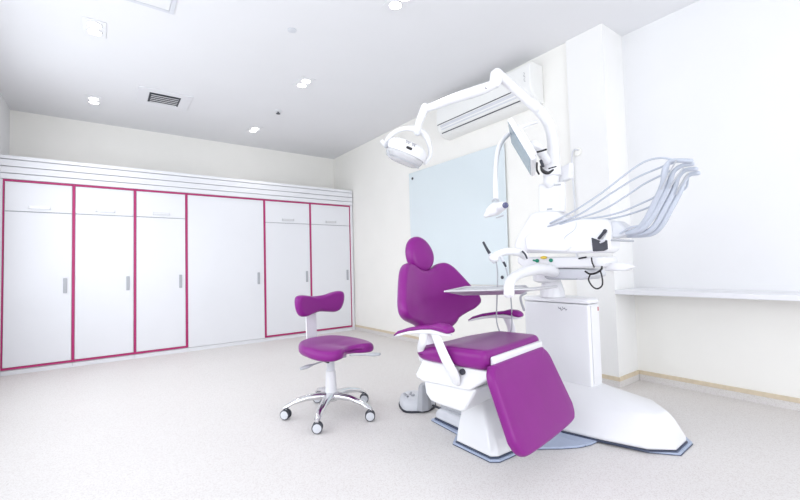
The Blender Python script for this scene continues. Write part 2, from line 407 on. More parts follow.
# ================================================================= STOOL
sx, sy = 1.262, 2.545
t = thing('dentist_stool', 'purple saddle stool with low backrest on a five-star metal base with castors', 'stool', (sx, sy, 0))
fa = math.radians(-76); fv = Vector((math.cos(fa), math.sin(fa), 0)); rv = Vector((-math.sin(fa), math.cos(fa), 0))   # rv: to the picture's right
def ST(u, v_, z): return Vector((sx, sy, z)) + rv*u + fv*v_
for k in range(5):
    a = math.radians(11 + 72*k); d = Vector((math.cos(a), math.sin(a), 0)); side = Vector((-d.y, d.x, 0)); o_ = Vector((sx, sy, 0))
    prof = [(0.02, 0.125, 0.030, 0.020), (0.08, 0.128, 0.024, 0.016), (0.16, 0.124, 0.021, 0.014), (0.25, 0.102, 0.018, 0.011), (0.298, 0.076, 0.015, 0.009), (0.316, 0.068, 0.009, 0.006)]
    bm = BM(); rings = []
    for r_, z_, hw, hh in prof:
        rings.append([o_ + d*r_ + side*hw*1.3*math.cos(q) + Vector((0, 0, z_+0.006+hh*1.5*math.sin(q))) for q in [2*math.pi*i/12 for i in range(12)]])
    loft(bm, rings); leg = obj('base_arm', bm, 'chrome', t)
    c = o_ + d*0.302
    bm = BM(); cyl(bm, c+Vector((0, 0, 0.045)), c+Vector((0, 0, 0.075)), 0.008, n=12)
    ca = math.radians(232) + 0.2*math.sin(2.1*k+0.5); ax = Vector((math.cos(ca), math.sin(ca), 0))
    box(bm, c+Vector((-0.012, -0.012, 0.044)), c+Vector((0.012, 0.012, 0.056)))
    cs = obj('castor', bm, 'grey', t)
    for s in (-1, 1):
        bm = BM(); lathe(bm, [(0.012, s*0.006), (0.031, s*0.006), (0.033, s*0.010), (0.033, s*0.020), (0.030, s*0.022)], c+Vector((0, 0, 0.0335)), ax, 24)
        wl = obj('wheel', bm, 'dark', cs)
        bm = BM(); lathe(bm, [(0.0275, s*0.0215), (0.0265, s*0.025), (0.006, s*0.028)], c+Vector((0, 0, 0.0335)), ax, 20)
        obj('hub_cap', bm, 'lightgrey', cs)
bm = BM(); lathe(bm, [(0.045, 0.100), (0.052, 0.112), (0.050, 0.140), (0.036, 0.152)], (sx, sy, 0)); obj('base_hub', bm, 'chrome', t)
bm = BM(); lathe(bm, [(0.036, 0.145), (0.040, 0.150), (0.033, 0.300), (0.030, 0.302)], (sx, sy, 0)); obj('column_cover', bm, 'whitemetal', t)
bm = BM(); lathe(bm, [(0.025, 0.30), (0.027, 0.30), (0.027, 0.40), (0.024, 0.40)], (sx, sy, 0)); obj('gas_lift', bm, 'lightgrey', t)
bm = BM(); box(bm, (sx-0.09, sy-0.07, 0.385), (sx+0.09, sy+0.09, 0.412)); obj('seat_mechanism', bm, 'grey', t, bevel=0.008)
def lever(p, q, wd):
    bm = BM(); tube(bm, [p, (Vector(p)+Vector(q))/2, q], [0.006, 0.006, 0.007], 10, flat=0.8)
    l = obj('lever', bm, 'grey', t)
    d = (Vector(q)-Vector(p)).normalized()
    bm = BM(); tube(bm, [Vector(q)-d*0.01, Vector(q)+d*0.03, Vector(q)+d*0.075], [0.012, 0.030, 0.022], 12, flat=0.35, up=(0, 0, 1)); obj('paddle', bm, 'grey', l)
lever((1.221, 2.515, 0.383), (1.123, 2.539, 0.361), 0.02)
lever((1.267, 2.278, 0.447), (1.344, 2.184, 0.453), 0.02)
bm = BM(); tube(bm, [(1.218, 2.493, 0.374), (1.200, 2.531, 0.383)], 0.010, 8); obj('lever_pivot', bm, 'black', t)
out = [(0, 0.178), (0.06, 0.192), (0.12, 0.225), (0.19, 0.215), (0.235, 0.14), (0.245, 0.03), (0.215, -0.09), (0.14, -0.185), (0, -0.215)]
out = out + [(-a, b_) for a, b_ in out[::-1] if a > 0]
def seatmap(u, v_, w_):
    rr = (u/0.245)**2
    dip = -0.014*math.exp(-(u/0.08)**2)*min(1, max(0, (v_+0.05)/0.15)) if w_ > 0 else 0
    back = 0.02*max(0, -v_/0.2)
    return ST(u*0.98+0.022, v_, 0.457 + w_*(1.0) + dip + (back if w_ > 0 else 0) - 0.02*max(0, v_/0.2)*rr)
bm = BM(); cushion(bm, out, 0.066, 0.031, seatmap, crown=0.0, inner=7); obj('seat', bm, 'purple', t, angle=180)
# back post
bm = BM()
post = [(0.045, -0.10, 0.40), (0.045, -0.20, 0.40), (0.045, -0.255, 0.44), (0.045, -0.262, 0.55), (0.045, -0.262, 0.68)]
rings = []
for i, (u, v_, z_) in enumerate(post):
    nrm = Vector((0, 0, 1)) if i < 2 else (fv*-1 if i > 2 else (Vector((0, 0, 1))-fv).normalized())
    c = ST(u, v_, z_)
    rings.append([c + rv*a + nrm*b_ for a, b_ in ((-0.046, -0.006), (0.046, -0.006), (0.046, 0.006), (-0.046, 0.006))])
loft(bm, rings); obj('back_post', bm, 'whitemetal', t, bevel=0.003)
bo = [(0, 0.058), (0.05, 0.061), (0.10, 0.073), (0.145, 0.078), (0.172, 0.06), (0.172, 0.0), (0.150, -0.058), (0.11, -0.076), (0.06, -0.068), (0, -0.058)]
bo = bo + [(-a, b_) for a, b_ in bo[::-1] if a > 0]
bm = BM(); cushion(bm, bo, 0.07, 0.032, lambda u, v_, w_: ST(u*1.28+0.085, -0.222 + w_ + 0.9*u*u, 0.742+v_*1.02+0.03*u), inner=5, sub=4)
obj('backrest', bm, 'purple', t, angle=180)

# ================================================================= DENTAL CHAIR
ca, sa = math.cos(math.radians(10)), math.sin(math.radians(10))
CO = Vector((1.70, 1.56, 0))
def CH(s, f, z): return CO + Vector((ca, sa, 0))*s + Vector((sa, -ca, 0))*f + Vector((0, 0, z))
t = thing('dental_chair', 'large purple and white dental treatment chair with armrests and hanging leg rest', 'dental chair', (1.80, 1.62, 0), math.radians(10))
def plate_poly(pts, z0, z1, bm=None):
    bm = bm or BM(); return prism(bm, [(x_, y_, z0) for x_, y_ in pts], (0, 0, z1-z0))
cbase = [(1.706, 2.018), (1.682, 1.757), (1.572, 1.68), (1.571, 1.409), (1.61, 1.378), (1.748, 1.374), (1.84, 1.358), (1.91, 1.318), (1.98, 1.262), (2.06, 1.214), (2.10, 1.200), (2.10, 2.018)]
def inset(pts, d):
    c = sum((Vector((a, b_)) for a, b_ in pts), Vector((0, 0)))/len(pts)
    return [tuple(Vector(p) + (c-Vector(p)).normalized()*d) for p in pts]
obj('base_edge', plate_poly(cbase, 0.001, 0.004), 'rim', t, smooth=False)
obj('base_plate', plate_poly(inset(cbase, 0.003), 0.004, 0.014), 'plate', t, smooth=False)
# front boot
b0 = [(1.585, 1.665), (1.584, 1.418), (1.618, 1.392), (1.762, 1.388), (1.96, 1.42), (2.0, 1.50), (2.0, 1.665)]
b1 = [(1.668, 1.665), (1.680, 1.545), (1.700, 1.53), (1.80, 1.52), (1.90, 1.53), (1.92, 1.56), (1.92, 1.665)]
mix = lambda k: [(a[0]*(1-k)+c[0]*k, a[1]*(1-k)+c[1]*k) for a, c in zip(b0, b1)]
bm = BM(); rings = [[(x_, y_, 0.021) for x_, y_ in b0]]
for k, z_ in ((0.12, 0.07), (0.5, 0.165), (1.0, 0.275)): rings.append([(x_, y_, z_) for x_, y_ in mix(k)])
loft(bm, rings); obj('front_cover', bm, 'white', t, bevel=0.008)
obj('cover_seam', plate_poly(inset(b0, -0.003), 0.014, 0.021), 'rim', t, smooth=False)
# rear cover
rc = [(1.72, 1.995), (1.705, 1.67), (2.02, 1.67), (2.02, 1.995)]
bm = BM(); loft(bm, [[(x_, y_, 0.024) for x_, y_ in rc], [(x_, y_, 0.065) for x_, y_ in inset(rc, 0.005)], [(x_, y_, 0.085) for x_, y_ in inset(rc, 0.03)]])
obj('rear_cover', bm, 'lightgrey', t, bevel=0.01)
obj('rear_cover_seam', plate_poly(inset(rc, -0.003), 0.014, 0.024), 'rim', t, smooth=False)
bm = BM(); prism(bm, [(1.76, 2.0, 0.08), (1.76, 1.72, 0.08), (1.76, 1.55, 0.24), (1.76, 1.55, 0.30), (1.76, 1.78, 0.33), (1.76, 1.9, 0.2)], (0.18, 0, 0))
obj('lift_arm', bm, 'grey', t, bevel=0.008)
# seat shells
def profile_s(pts, s0, s1, bm=None):
    bm = bm or BM(); a = [CH(s0, f, z) for f, z in pts]; return prism(bm, a, CH(s1, 0, 0)-CH(s0, 0, 0))
obj('lower_shell', profile_s([(-0.205, 0.385), (-0.195, 0.31), (-0.165, 0.278), (-0.12, 0.27), (0.035, 0.262), (0.06, 0.272), (0.125, 0.375), (0.13, 0.392)], -0.262, 0.262), 'white', t, bevel=0.018)
obj('upper_shell', profile_s([(-0.195, 0.495), (-0.25, 0.41), (-0.245, 0.392), (-0.20, 0.377), (0.10, 0.382), (0.17, 0.43), (0.205, 0.455), (0.215, 0.495)], -0.278, 0.278), 'white', t, bevel=0.012)
bm = BM(); cyl(bm, CH(-0.277, 0.068, 0.472), CH(-0.289, 0.068, 0.472), 0.015, n=20)
kn = obj('pivot_knob', bm, 'dark', t)
# seat cushion
so = [(-0.315, -0.10), (-0.312, 0.02), (-0.308, 0.13), (-0.298, 0.195), (-0.25, 0.213), (-0.1, 0.215), (0.1, 0.215), (0.25, 0.213), (0.298, 0.195), (0.308, 0.13), (0.312, 0.02), (0.315, -0.10), (0.285, -0.19), (0.2, -0.235), (0, -0.25), (-0.22, -0.255), (-0.295, -0.205)]
def sm(s, f, w_):
    lift = 0
    if w_ > 0: lift = -0.012*(1-(s/0.31)**2)*math.exp(-((f+0.02)/0.14)**2) + 0.006*(abs(s)/0.31)**2
    k_ = min(1, max(0, (-f-0.02)/0.2)); k_ = k_*k_*(3-2*k_)
    if w_ > 0: lift -= 0.030*k_
    return CH(s, f, 0.540 + w_ + lift)
bm = BM(); cushion(bm, so, 0.09, 0.036, sm, sub=4, inner=8); obj('seat_cushion', bm, 'purple', t, angle=180)
# white strip at knee
bm = BM(); box(bm, (-0.265, 0.214, 0.515), (0.255, 0.243, 0.562)); bm.transform(Matrix.Translation(CO) @ Matrix.Rotation(math.radians(10), 4, 'Z') @ Matrix.Scale(-1, 4, (0, 1, 0)))
obj('knee_strip', bm, 'white', t, bevel=0.01)
# leg rest
lo = [(-0.225, 0), (-0.28, 0.010), (-0.312, 0.048), (-0.322, 0.12), (-0.335, 0.30), (-0.333, 0.34), (-0.305, 0.385), (-0.24, 0.404), (0, 0.410)]
lo = lo + [(-a, b_) for a, b_ in lo[::-1] if a < 0]
lt = Vector((0, 0.165, -0.385)).normalized()
def lm(u, v_, w_): return CH(u*0.98-0.032, 0.232 + v_*lt.y + w_*0.92, 0.529 + v_*lt.z + w_*0.39)
bm = BM(); cushion(bm, lo, 0.05, 0.022, lm, crown=0.0, sub=4, inner=5); obj('leg_rest', bm, 'purple', t, angle=180)
bm = BM(); prism(bm, [CH(s, 0.205+v_*lt.y, 0.515+v_*lt.z) for s, v_ in ((-0.27, 0.03), (0.25, 0.03), (0.27, 0.36), (-0.29, 0.36))], CH(0, -0.014, -0.006)-CH(0, 0, 0))
obj('leg_rest_backing', bm, 'white', t, bevel=0.004)
# backrest
half = [(0, 0.974), (0.07, 0.986), (0.13, 1.012), (0.19, 1.017), (0.24, 0.99), (0.285, 0.935), (0.335, 0.86), (0.372, 0.80), (0.378, 0.75), (0.335, 0.712), (0.265, 0.685), (0.20, 0.658), (0.16, 0.625), (0.09, 0.598), (0, 0.592)]
bo = half + [(-a, b_) for a, b_ in half[::-1] if a > 0]
def bmap(s, z_, w_):
    return CH(s, -0.315 - 0.10*(z_-0.62)/0.4 + 0.10*(s/0.37)**2 + w_*0.97, z_ + w_*0.22)
bm = BM(); cushion(bm, bo, 0.075, 0.034, bmap, sub=4, inner=8); obj('backrest', bm, 'purple', t, angle=180)
bm = BM(); cushion(bm, [(a*0.82, 0.8+(b_-0.8)*0.88) for a, b_ in bo], 0.03, 0.014, lambda s, z_, w_: bmap(s, z_, w_) + (CH(0, -0.052, -0.01)-CH(0, 0, 0)), sub=4, inner=5); obj('backrest_shell', bm, 'white', t, angle=180)
bm = BM(); tube(bm, [CH(0, -0.42, 0.78), CH(0, -0.40, 0.62), CH(0, -0.33, 0.50), CH(0, -0.2, 0.42)], [0.05, 0.055, 0.05, 0.05], 12, flat=0.6, up=tuple(CH(0, 1, 0)-CH(0, 0, 0))); obj('back_support', bm, 'white', t)
# headrest
ho = [(0.106*math.cos(a)*(1-0.10*math.sin(a)), 0.114*math.sin(a)) for a in [2*math.pi*k/16 for k in range(16)]]
tl = math.radians(22)
def hm(u, v_, w_):
    u2, v2 = u*math.cos(tl)-v_*math.sin(tl), u*math.sin(tl)+v_*math.cos(tl)
    return CH(u2-0.012, -0.425 - v_*0.18 + w_, 1.077 + v2 + w_*0.15 - 0.5*u2*u2)
bm = BM(); cushion(bm, ho, 0.075, 0.034, hm, crown=0.006, sub=2, inner=5); obj('headrest', bm, 'purple', t, angle=180)
for s in (-0.014, 0.018):
    bm = BM(); tube(bm, [CH(s, -0.435, 1.03), CH(s, -0.43, 0.95)], 0.006, 10); obj('headrest_rod', bm, 'chrome', t)
# armrests
for sg, AX in ((-1, 0.345), (1, 0.385)):
    def sec(f, z_, hw, hh, so_=0, n=14):
        res = []
        for k in range(n):
            q = 2*math.pi*k/n; cx_, cz_ = math.cos(q), math.sin(q)
            res.append(CH(AX*sg+so_ + hw*math.copysign(abs(cx_)**0.7, cx_), f, z_ + hh*math.copysign(abs(cz_)**0.7, cz_)))
        return res
    bm = BM(); loft(bm, [sec(-0.338, 0.622, 0.006, 0.004), sec(-0.30, 0.642, 0.016, 0.008), sec(-0.22, 0.665, 0.022, 0.010), sec(-0.12, 0.683, 0.026, 0.011), sec(-0.06, 0.690, 0.030, 0.012), sec(-0.025, 0.694, 0.036, 0.019), sec(0.02, 0.690, 0.038, 0.021), sec(0.042, 0.684, 0.036, 0.018), sec(0.055, 0.680, 0.028, 0.010)])
    obj('arm_pad', bm, 'purple', t, angle=180)
    bm = BM(); loft(bm, [sec(-0.338, 0.614, 0.005, 0.003), sec(-0.30, 0.628, 0.014, 0.007), sec(-0.22, 0.649, 0.020, 0.009), sec(-0.12, 0.664, 0.024, 0.012), sec(-0.06, 0.668, 0.026, 0.014), sec(-0.02, 0.668, 0.026, 0.014), sec(0.02, 0.662, 0.022, 0.010), sec(0.05, 0.660, 0.012, 0.004)])
    af = obj('arm_frame', bm, 'white', t, angle=180)
    if sg < 0:
        bm = BM(); tube(bm, [CH(AX*sg, -0.125, 0.665), CH(sg*0.335, -0.14, 0.61), CH(sg*0.295, -0.19, 0.56), CH(sg*0.24, -0.23, 0.48)], [0.030, 0.027, 0.026, 0.024], 14, flat=0.5, up=tuple(CH(1, 0, 0)-CH(0, 0, 0)))
        obj('rear_post', bm, 'white', af)
    bm = BM(); tube(bm, [CH(AX*sg, -0.05, 0.665), CH(AX*sg, -0.02, 0.60), CH(sg*0.335, 0.01, 0.53), CH(sg*0.30, 0.03, 0.45), CH(sg*0.28, 0.02, 0.41)], [0.028, 0.028, 0.030, 0.033, 0.028], 14, flat=0.4, up=tuple(CH(1, 0, 0)-CH(0, 0, 0)))
    obj('front_post', bm, 'white', af)

# ================================================================= FOOT CONTROL
t = thing('foot_control', 'grey floor foot pedal control with an upright guard, behind the dental chair base', 'foot pedal', (1.77, 2.27, 0))
fo = [(1.675, 2.235), (1.69, 2.32), (1.75, 2.415), (1.85, 2.44), (1.93, 2.36), (1.93, 2.24), (1.86, 2.175), (1.77, 2.165)]
P = [(p.x, p.y) for p in catmull([(a, b_, 0) for a, b_ in fo], 3, True)]
obj('rubber_rim', plate_poly(inset(P, -0.006), 0.001, 0.014), 'dark', t, smooth=False)
bm = BM(); loft(bm, [[(a, b_, z_) for a, b_ in inset(P, d)] for d, z_ in ((0, 0.014), (0.002, 0.05), (0.012, 0.07), (0.03, 0.078), (0.07, 0.082))]); obj('pedal_housing', bm, 'lightgrey', t)
for a in range(4):
    q = math.pi/2*a+0.5; c = Vector((1.755+0.022*math.cos(q), 2.31+0.022*math.sin(q), 0.084))
    bm = BM(); tube(bm, [c, c+Vector((0.014*math.cos(q), 0.014*math.sin(q), 0.008))], 0.008, 8); obj('pedal_button', bm, 'grey', t)
bm = BM(); 
g0 = [(1.735, 2.19), (1.745, 2.155), (1.79, 2.145), (1.835, 2.17), (1.85, 2.22), (1.80, 2.235)]
loft(bm, [[(a, b_, 0.015) for a, b_ in inset(g0, -0.012)], [(a, b_, 0.06) for a, b_ in inset(g0, -0.004)], [(a, b_, 0.17) for a, b_ in inset(g0, 0.010)], [(a, b_, 0.186) for a, b_ in inset(g0, 0.018)]])
obj('upright_guard', bm, 'grey', t, bevel=0.006)
bm = BM(); tube(bm, [(1.85, 2.16, 0.03), (1.87, 2.10, 0.02), (1.90, 2.05, 0.022)], 0.008, 8); obj('cable', bm, 'dark', t)

# ================================================================= DENTAL UNIT
t = thing('dental_unit', 'white dental delivery unit tower with instrument hoses, on a low floor foot beside the chair', 'dental unit', (2.58, 1.6, 0))
U = t
ub = [(2.101, 1.36), (2.101, 1.200), (2.14, 1.190), (2.21, 1.187), (2.278, 0.953), (2.365, 0.842), (2.56, 0.852), (2.74, 1.01), (2.87, 1.45), (2.85, 1.95), (2.101, 1.95)]
obj('base_edge', plate_poly(ub, 0.0012, 0.0042), 'rim', t, smooth=False)
obj('base_plate', plate_poly(inset(ub, 0.003), 0.0042, 0.0125), 'plate', t, smooth=False)
f0 = [(2.15, 1.36), (2.20, 1.15), (2.265, 0.955), (2.365, 0.86), (2.53, 0.868), (2.71, 1.02), (2.84, 1.43), (2.80, 1.9), (2.14, 1.9)]
obj('foot_seam', plate_poly(inset(f0, -0.002), 0.0125, 0.019), 'rim', t, smooth=False)
f1 = [(2.30, 1.40), (2.315, 1.2), (2.335, 1.07), (2.385, 0.965), (2.50, 0.945), (2.63, 1.07), (2.70, 1.45), (2.72, 1.87), (2.25, 1.87)]
f2 = [(2.43, 1.38), (2.43, 1.34), (2.435, 1.30), (2.46, 1.25), (2.52, 1.25), (2.59, 1.28), (2.68, 1.45), (2.70, 1.86), (2.42, 1.86)]
mixp = lambda a, b_, k: [(p[0]*(1-k)+q[0]*k, p[1]*(1-k)+q[1]*k) for p, q in zip(a, b_)]
bm = BM(); loft(bm, [[(x_, y_, 0.019) for x_, y_ in f0], [(x_, y_, 0.045) for x_, y_ in mixp(f0, f1, 0.04)], [(x_, y_, 0.13) for x_, y_ in mixp(f0, f1, 0.6)], [(x_, y_, 0.168) for x_, y_ in f1], [(x_, y_, 0.205) for x_, y_ in f2]])
obj('floor_foot', bm, 'white', t, bevel=0.012)
tw = [(2.49, 1.385), (2.498, 1.362), (2.61, 1.360), (2.635, 1.375), (2.72, 1.55), (2.72, 1.78), (2.66, 1.86), (2.51, 1.86), (2.49, 1.84)]
bm = BM(); loft(bm, [[(x_, y_, 0.16) for x_, y_ in inset(tw, -0.02)], [(x_, y_, 0.205) for x_, y_ in tw], [(x_, y_, 0.725) for x_, y_ in tw]]); obj('tower', bm, 'white', t, bevel=0.01)
bm = BM(); loft(bm, [[(x_, y_, 0.729) for x_, y_ in inset(tw, -0.004)], [(x_, y_, 0.750) for x_, y_ in inset(tw, -0.004)], [(x_, y_, 0.762) for x_, y_ in inset(tw, 0.012)]]); obj('tower_lid', bm, 'white', t, bevel=0.006)
bm = BM(); box(bm, (2.512, 1.3555, 0.22), (2.607, 1.361, 0.715)); obj('front_panel', bm, 'white', t, bevel=0.002)
# small prints
bm = BM(); tube(bm, [(2.597, 1.357, 0.703), (2.597, 1.357, 0.681)], 0.009, 14, flat=0.3, up=(0, 1, 0)); lg = obj('emblem', bm, 'red', t)
lg['label'] = 'small red oval emblem'
bm = BM()
for k, (dy, dz) in enumerate(((0.028, 0.004), (0.012, -0.006), (-0.004, 0.005), (-0.02, -0.002))):
    tube(bm, [(2.4885, 1.545+dy, 0.695+dz), (2.4885, 1.538+dy, 0.683+dz), (2.4885, 1.530+dy, 0.690+dz)], 0.0022, 6, sub=3)
obj('print', bm, 'mark', t)
# neck, hub and arms
bm = BM(); lathe(bm, [(0.085, 0.76), (0.082, 0.80), (0.060, 0.88), (0.058, 0.93)], (2.56, 1.66, 0)); obj('neck', bm, 'white', t)
bm = BM(); lathe(bm, [(0.05, 0.86), (0.085, 0.875), (0.09, 0.93), (0.082, 0.965), (0.05, 0.975)], (2.52, 1.68, 0)); obj('hub', bm, 'white', t)
bm = BM(); tube(bm, [(2.489, 1.549, 0.922), (2.262, 1.540, 0.961), (2.023, 1.494, 0.949), (1.797, 1.414, 0.911), (1.691, 1.347, 0.844)], [0.05, 0.050, 0.040, 0.030, 0.028], 16, flat=0.75); obj('tray_arm', bm, 'white', t)
bm = BM(); prism(bm, [(2.400, 1.634, 0.966), (2.400, 1.316, 0.955), (2.400, 1.293, 0.912), (2.400, 1.346, 0.887), (2.400, 1.576, 0.887), (2.400, 1.620, 0.918)], (0.22, 0, 0)); hb = obj('arm_housing', bm, 'lightgrey', t, bevel=0.012)
bm = BM(); tube(bm, [(2.395, 1.602, 0.908), (2.395, 1.573, 0.892), (2.395, 1.478, 0.891), (2.395, 1.375, 0.893)], 0.0035, 6); obj('housing_groove', bm, 'grey', hb)
bm = BM(); prism(bm, [(2.380, 1.812, 1.047), (2.380, 1.192, 1.028), (2.380, 1.182, 0.995), (2.380, 1.207, 0.964), (2.380, 1.757, 0.964), (2.380, 1.814, 1.005)], (0.16, 0, 0)); cb = obj('console_arm', bm, 'white', t, bevel=0.012)
for c_, m_, r_ in (((2.377, 1.644, 1.016), 'green', 0.0125), ((2.377, 1.540, 1.016), 'green', 0.0125)):
    bm = BM(); lathe(bm, [(r_, 0.003), (r_, -0.006), (r_*0.6, -0.009)], c_, (1, 0, 0), 18); o = obj('button', bm, m_, cb); o['label'] = 'green button'
c_ = Vector((2.372, 1.591, 1.036)); bm = BM(); tube(bm, [c_+Vector((0, 0.016, 0)), c_, c_+Vector((0, -0.016, 0))], [0.008, 0.011, 0.008], 12, flat=1.0); o = obj('button', bm, 'yellow', cb); o['label'] = 'yellow button'
bm = BM(); tube(bm, [(2.372, 1.659, 1.017), (2.372, 1.671, 1.020)], 0.006, 8); obj('button_stem', bm, 'green', cb)
# right hand arm stub
bm = BM(); prism(bm, [(2.440, 1.224, 0.996), (2.440, 1.097, 0.984), (2.440, 1.065, 0.963), (2.440, 1.099, 0.940), (2.440, 1.226, 0.941)], (0.06, 0, 0)); obj('side_arm', bm, 'white', t, bevel=0.01)
# instrument tray
pr_ = [(1.475, 1.60), (1.84, 1.33), (2.12, 1.56), (1.86, 1.82)]
lw_ = [(1.60, 1.59), (1.84, 1.38), (2.06, 1.56), (1.86, 1.76)]
bm = BM(); loft(bm, [[(a, c, 0.832) for a, c in lw_], [(a, c, 0.858) for a, c in pr_]])
obj('tray_base', bm, 'steel', t, bevel=0.002, smooth=False)
bm = BM()
for i in range(4):
    a, c = Vector(pr_[i]).to_3d(), Vector(pr_[(i+1) % 4]).to_3d(); a.z = c.z = 0.861
    tube(bm, [a, c], 0.005, 8, smooth=False)
obj('tray_rim', bm, 'steel', t)
bm = BM(); tube(bm, [(1.98, 1.50, 0.84), (2.15, 1.48, 0.845), (2.30, 1.46, 0.85)], [0.012, 0.011, 0.008], 10); obj('tray_bracket', bm, 'steel', t)
# assistant holder
bm = BM(); tube(bm, [(1.952, 1.666, 1.039), (1.982, 1.643, 1.063), (2.022, 1.613, 1.077), (2.107, 1.588, 1.070), (2.163, 1.585, 1.047)], [0.030, 0.026, 0.026, 0.028, 0.026], 14, flat=0.9); obj('holder_bar', bm, 'white', t)
bm = BM(); lathe(bm, [(0.018, -0.03), (0.028, -0.02), (0.030, 0.01), (0.016, 0.02)], (1.957, 1.662, 1.045)); obj('holder_cup', bm, 'white', t)
bm = BM(); tube(bm, [(2.091, 1.549, 1.074), (2.103, 1.541, 1.058), (2.113, 1.535, 1.033)], 0.006, 8); obj('holder_clip', bm, 'dark', t)
# console
cp = [(2.340, 1.669, 1.337), (2.340, 1.621, 1.348), (2.340, 1.465, 1.328), (2.340, 1.398, 1.278), (2.340, 1.150, 1.244), (2.340, 1.129, 1.213), (2.340, 1.139, 1.064), (2.340, 1.171, 1.048), (2.340, 1.450, 1.057), (2.340, 1.763, 1.074), (2.340, 1.813, 1.119), (2.340, 1.793, 1.174)]
bm = BM(); prism(bm, cp, (0.14, 0, 0)); cs = obj('console', bm, 'white', t, bevel=0.022, seg=4)
bm = BM(); prism(bm, [(2.325, 1.706, 1.175), (2.325, 1.632, 1.230), (2.325, 1.462, 1.195), (2.325, 1.364, 1.100), (2.325, 1.400, 1.064), (2.325, 1.694, 1.085)], (0.03, 0, 0)); obj('console_pad', bm, 'white', cs, bevel=0.012)
bm = BM(); tube(bm, [(2.338, 1.332, 1.246), (2.338, 1.341, 1.204), (2.338, 1.403, 1.165), (2.338, 1.421, 1.135)], 0.003, 6); obj('console_seam', bm, 'lightgrey', cs)
bm = BM(); prism(bm, [(2.370, 1.160, 1.229), (2.370, 1.108, 1.232), (2.370, 1.061, 1.190), (2.370, 1.052, 1.144), (2.370, 1.102, 1.131), (2.370, 1.164, 1.136)], (0.11, 0, 0)); obj('hose_outlet', bm, 'lightgrey', cs, bevel=0.012)
# dark holder on the console corner
bm = BM(); prism(bm, [(2.330, 1.238, 1.143), (2.330, 1.186, 1.119), (2.330, 1.148, 1.122), (2.330, 1.148, 1.070), (2.330, 1.171, 1.060), (2.330, 1.233, 1.060)], (0.03, 0, 0)); hd = obj('handpiece_cradle', bm, 'dark', cs, bevel=0.004)
bm = BM(); tube(bm, [(2.325, 1.188, 1.136), (2.325, 1.164, 1.161), (2.325, 1.152, 1.174)], [0.009, 0.009, 0.012], 8); obj('cradle_hook', bm, 'dark', hd)
bm = BM(); tube(bm, [(2.322, 1.179, 1.110), (2.322, 1.161, 1.120)], [0.006, 0.009], 8); obj('cradle_insert', bm, 'lightgrey', hd)
bm = BM(); tube(bm, [(2.360, 1.140, 1.122), (2.360, 1.018, 1.108)], 0.0065, 10); obj('console_handle', bm, 'grey', t)
# column above the console
bm = BM(); prism(bm, [(2.400, 1.630, 1.542), (2.400, 1.444, 1.528), (2.400, 1.453, 1.327), (2.400, 1.639, 1.343)], (0.04, 0, 0)); obj('upper_column', bm, 'white', t, bevel=0.012)
bm = BM(); prism(bm, [(2.397, 1.507, 1.516), (2.397, 1.460, 1.511), (2.397, 1.461, 1.503), (2.397, 1.508, 1.508)], (0.01, 0, 0)); prism(bm, [(2.397, 1.567, 1.364), (2.397, 1.529, 1.362), (2.397, 1.530, 1.352), (2.397, 1.567, 1.354)], (0.01, 0, 0)); obj('column_slot', bm, 'grey', t, smooth=False)
bm = BM(); prism(bm, [(2.460, 1.557, 1.625), (2.460, 1.424, 1.656), (2.460, 1.429, 1.551), (2.460, 1.532, 1.531)], (0.05, 0, 0)); obj('column_bracket', bm, 'white', t, bevel=0.01)
# whip arms and hoses
whips = [
 [(2.330, 1.505, 1.257), (2.320, 1.345, 1.308), (2.310, 1.163, 1.389), (2.300, 1.010, 1.474), (2.300, 0.917, 1.519), (2.300, 0.841, 1.523), (2.300, 0.779, 1.498)],
 [(2.330, 1.521, 1.237), (2.330, 1.300, 1.291), (2.330, 1.116, 1.383), (2.330, 0.973, 1.448), (2.330, 0.835, 1.484), (2.330, 0.790, 1.489)],
 [(2.335, 1.438, 1.244), (2.350, 1.187, 1.296), (2.360, 1.042, 1.363), (2.360, 0.947, 1.413), (2.360, 0.858, 1.445), (2.360, 0.820, 1.458)],
 [(2.340, 1.427, 1.256), (2.360, 1.286, 1.260), (2.380, 1.169, 1.266), (2.390, 1.071, 1.284), (2.390, 0.984, 1.312), (2.390, 0.918, 1.335), (2.390, 0.863, 1.369)],
 [(2.360, 1.351, 1.255), (2.390, 1.241, 1.248), (2.410, 1.138, 1.252), (2.420, 1.052, 1.266), (2.420, 0.952, 1.292), (2.420, 0.885, 1.332)]]
for w_ in whips:
    bm = BM(); tube(bm, w_, 0.0054, 8); obj('whip_arm', bm, 'hose', U)
hoses = [
 [(2.300, 0.707, 1.476), (2.300, 0.753, 1.489), (2.300, 0.797, 1.494), (2.300, 0.821, 1.456), (2.310, 0.837, 1.388), (2.330, 0.881, 1.314), (2.350, 0.937, 1.226), (2.370, 0.993, 1.173), (2.380, 1.061, 1.157)],
 [(2.330, 0.713, 1.467), (2.330, 0.760, 1.467), (2.330, 0.797, 1.439), (2.330, 0.823, 1.367), (2.350, 0.881, 1.273), (2.360, 0.932, 1.205), (2.370, 0.983, 1.164), (2.380, 1.062, 1.153)],
 [(2.360, 0.709, 1.445), (2.360, 0.754, 1.447), (2.360, 0.786, 1.415), (2.360, 0.812, 1.347), (2.370, 0.866, 1.251), (2.380, 0.917, 1.177), (2.390, 0.972, 1.149), (2.400, 1.071, 1.148)],
 [(2.390, 0.709, 1.428), (2.390, 0.747, 1.426), (2.390, 0.770, 1.394), (2.390, 0.795, 1.342), (2.390, 0.840, 1.259), (2.400, 0.890, 1.180), (2.410, 0.950, 1.143), (2.420, 1.069, 1.139)]]
for w_ in hoses:
    bm = BM(); tube(bm, w_, [0.011]*3+[0.015]*(len(w_)-4)+[0.009], 12); obj('instrument_hose', bm, 'hose', U)
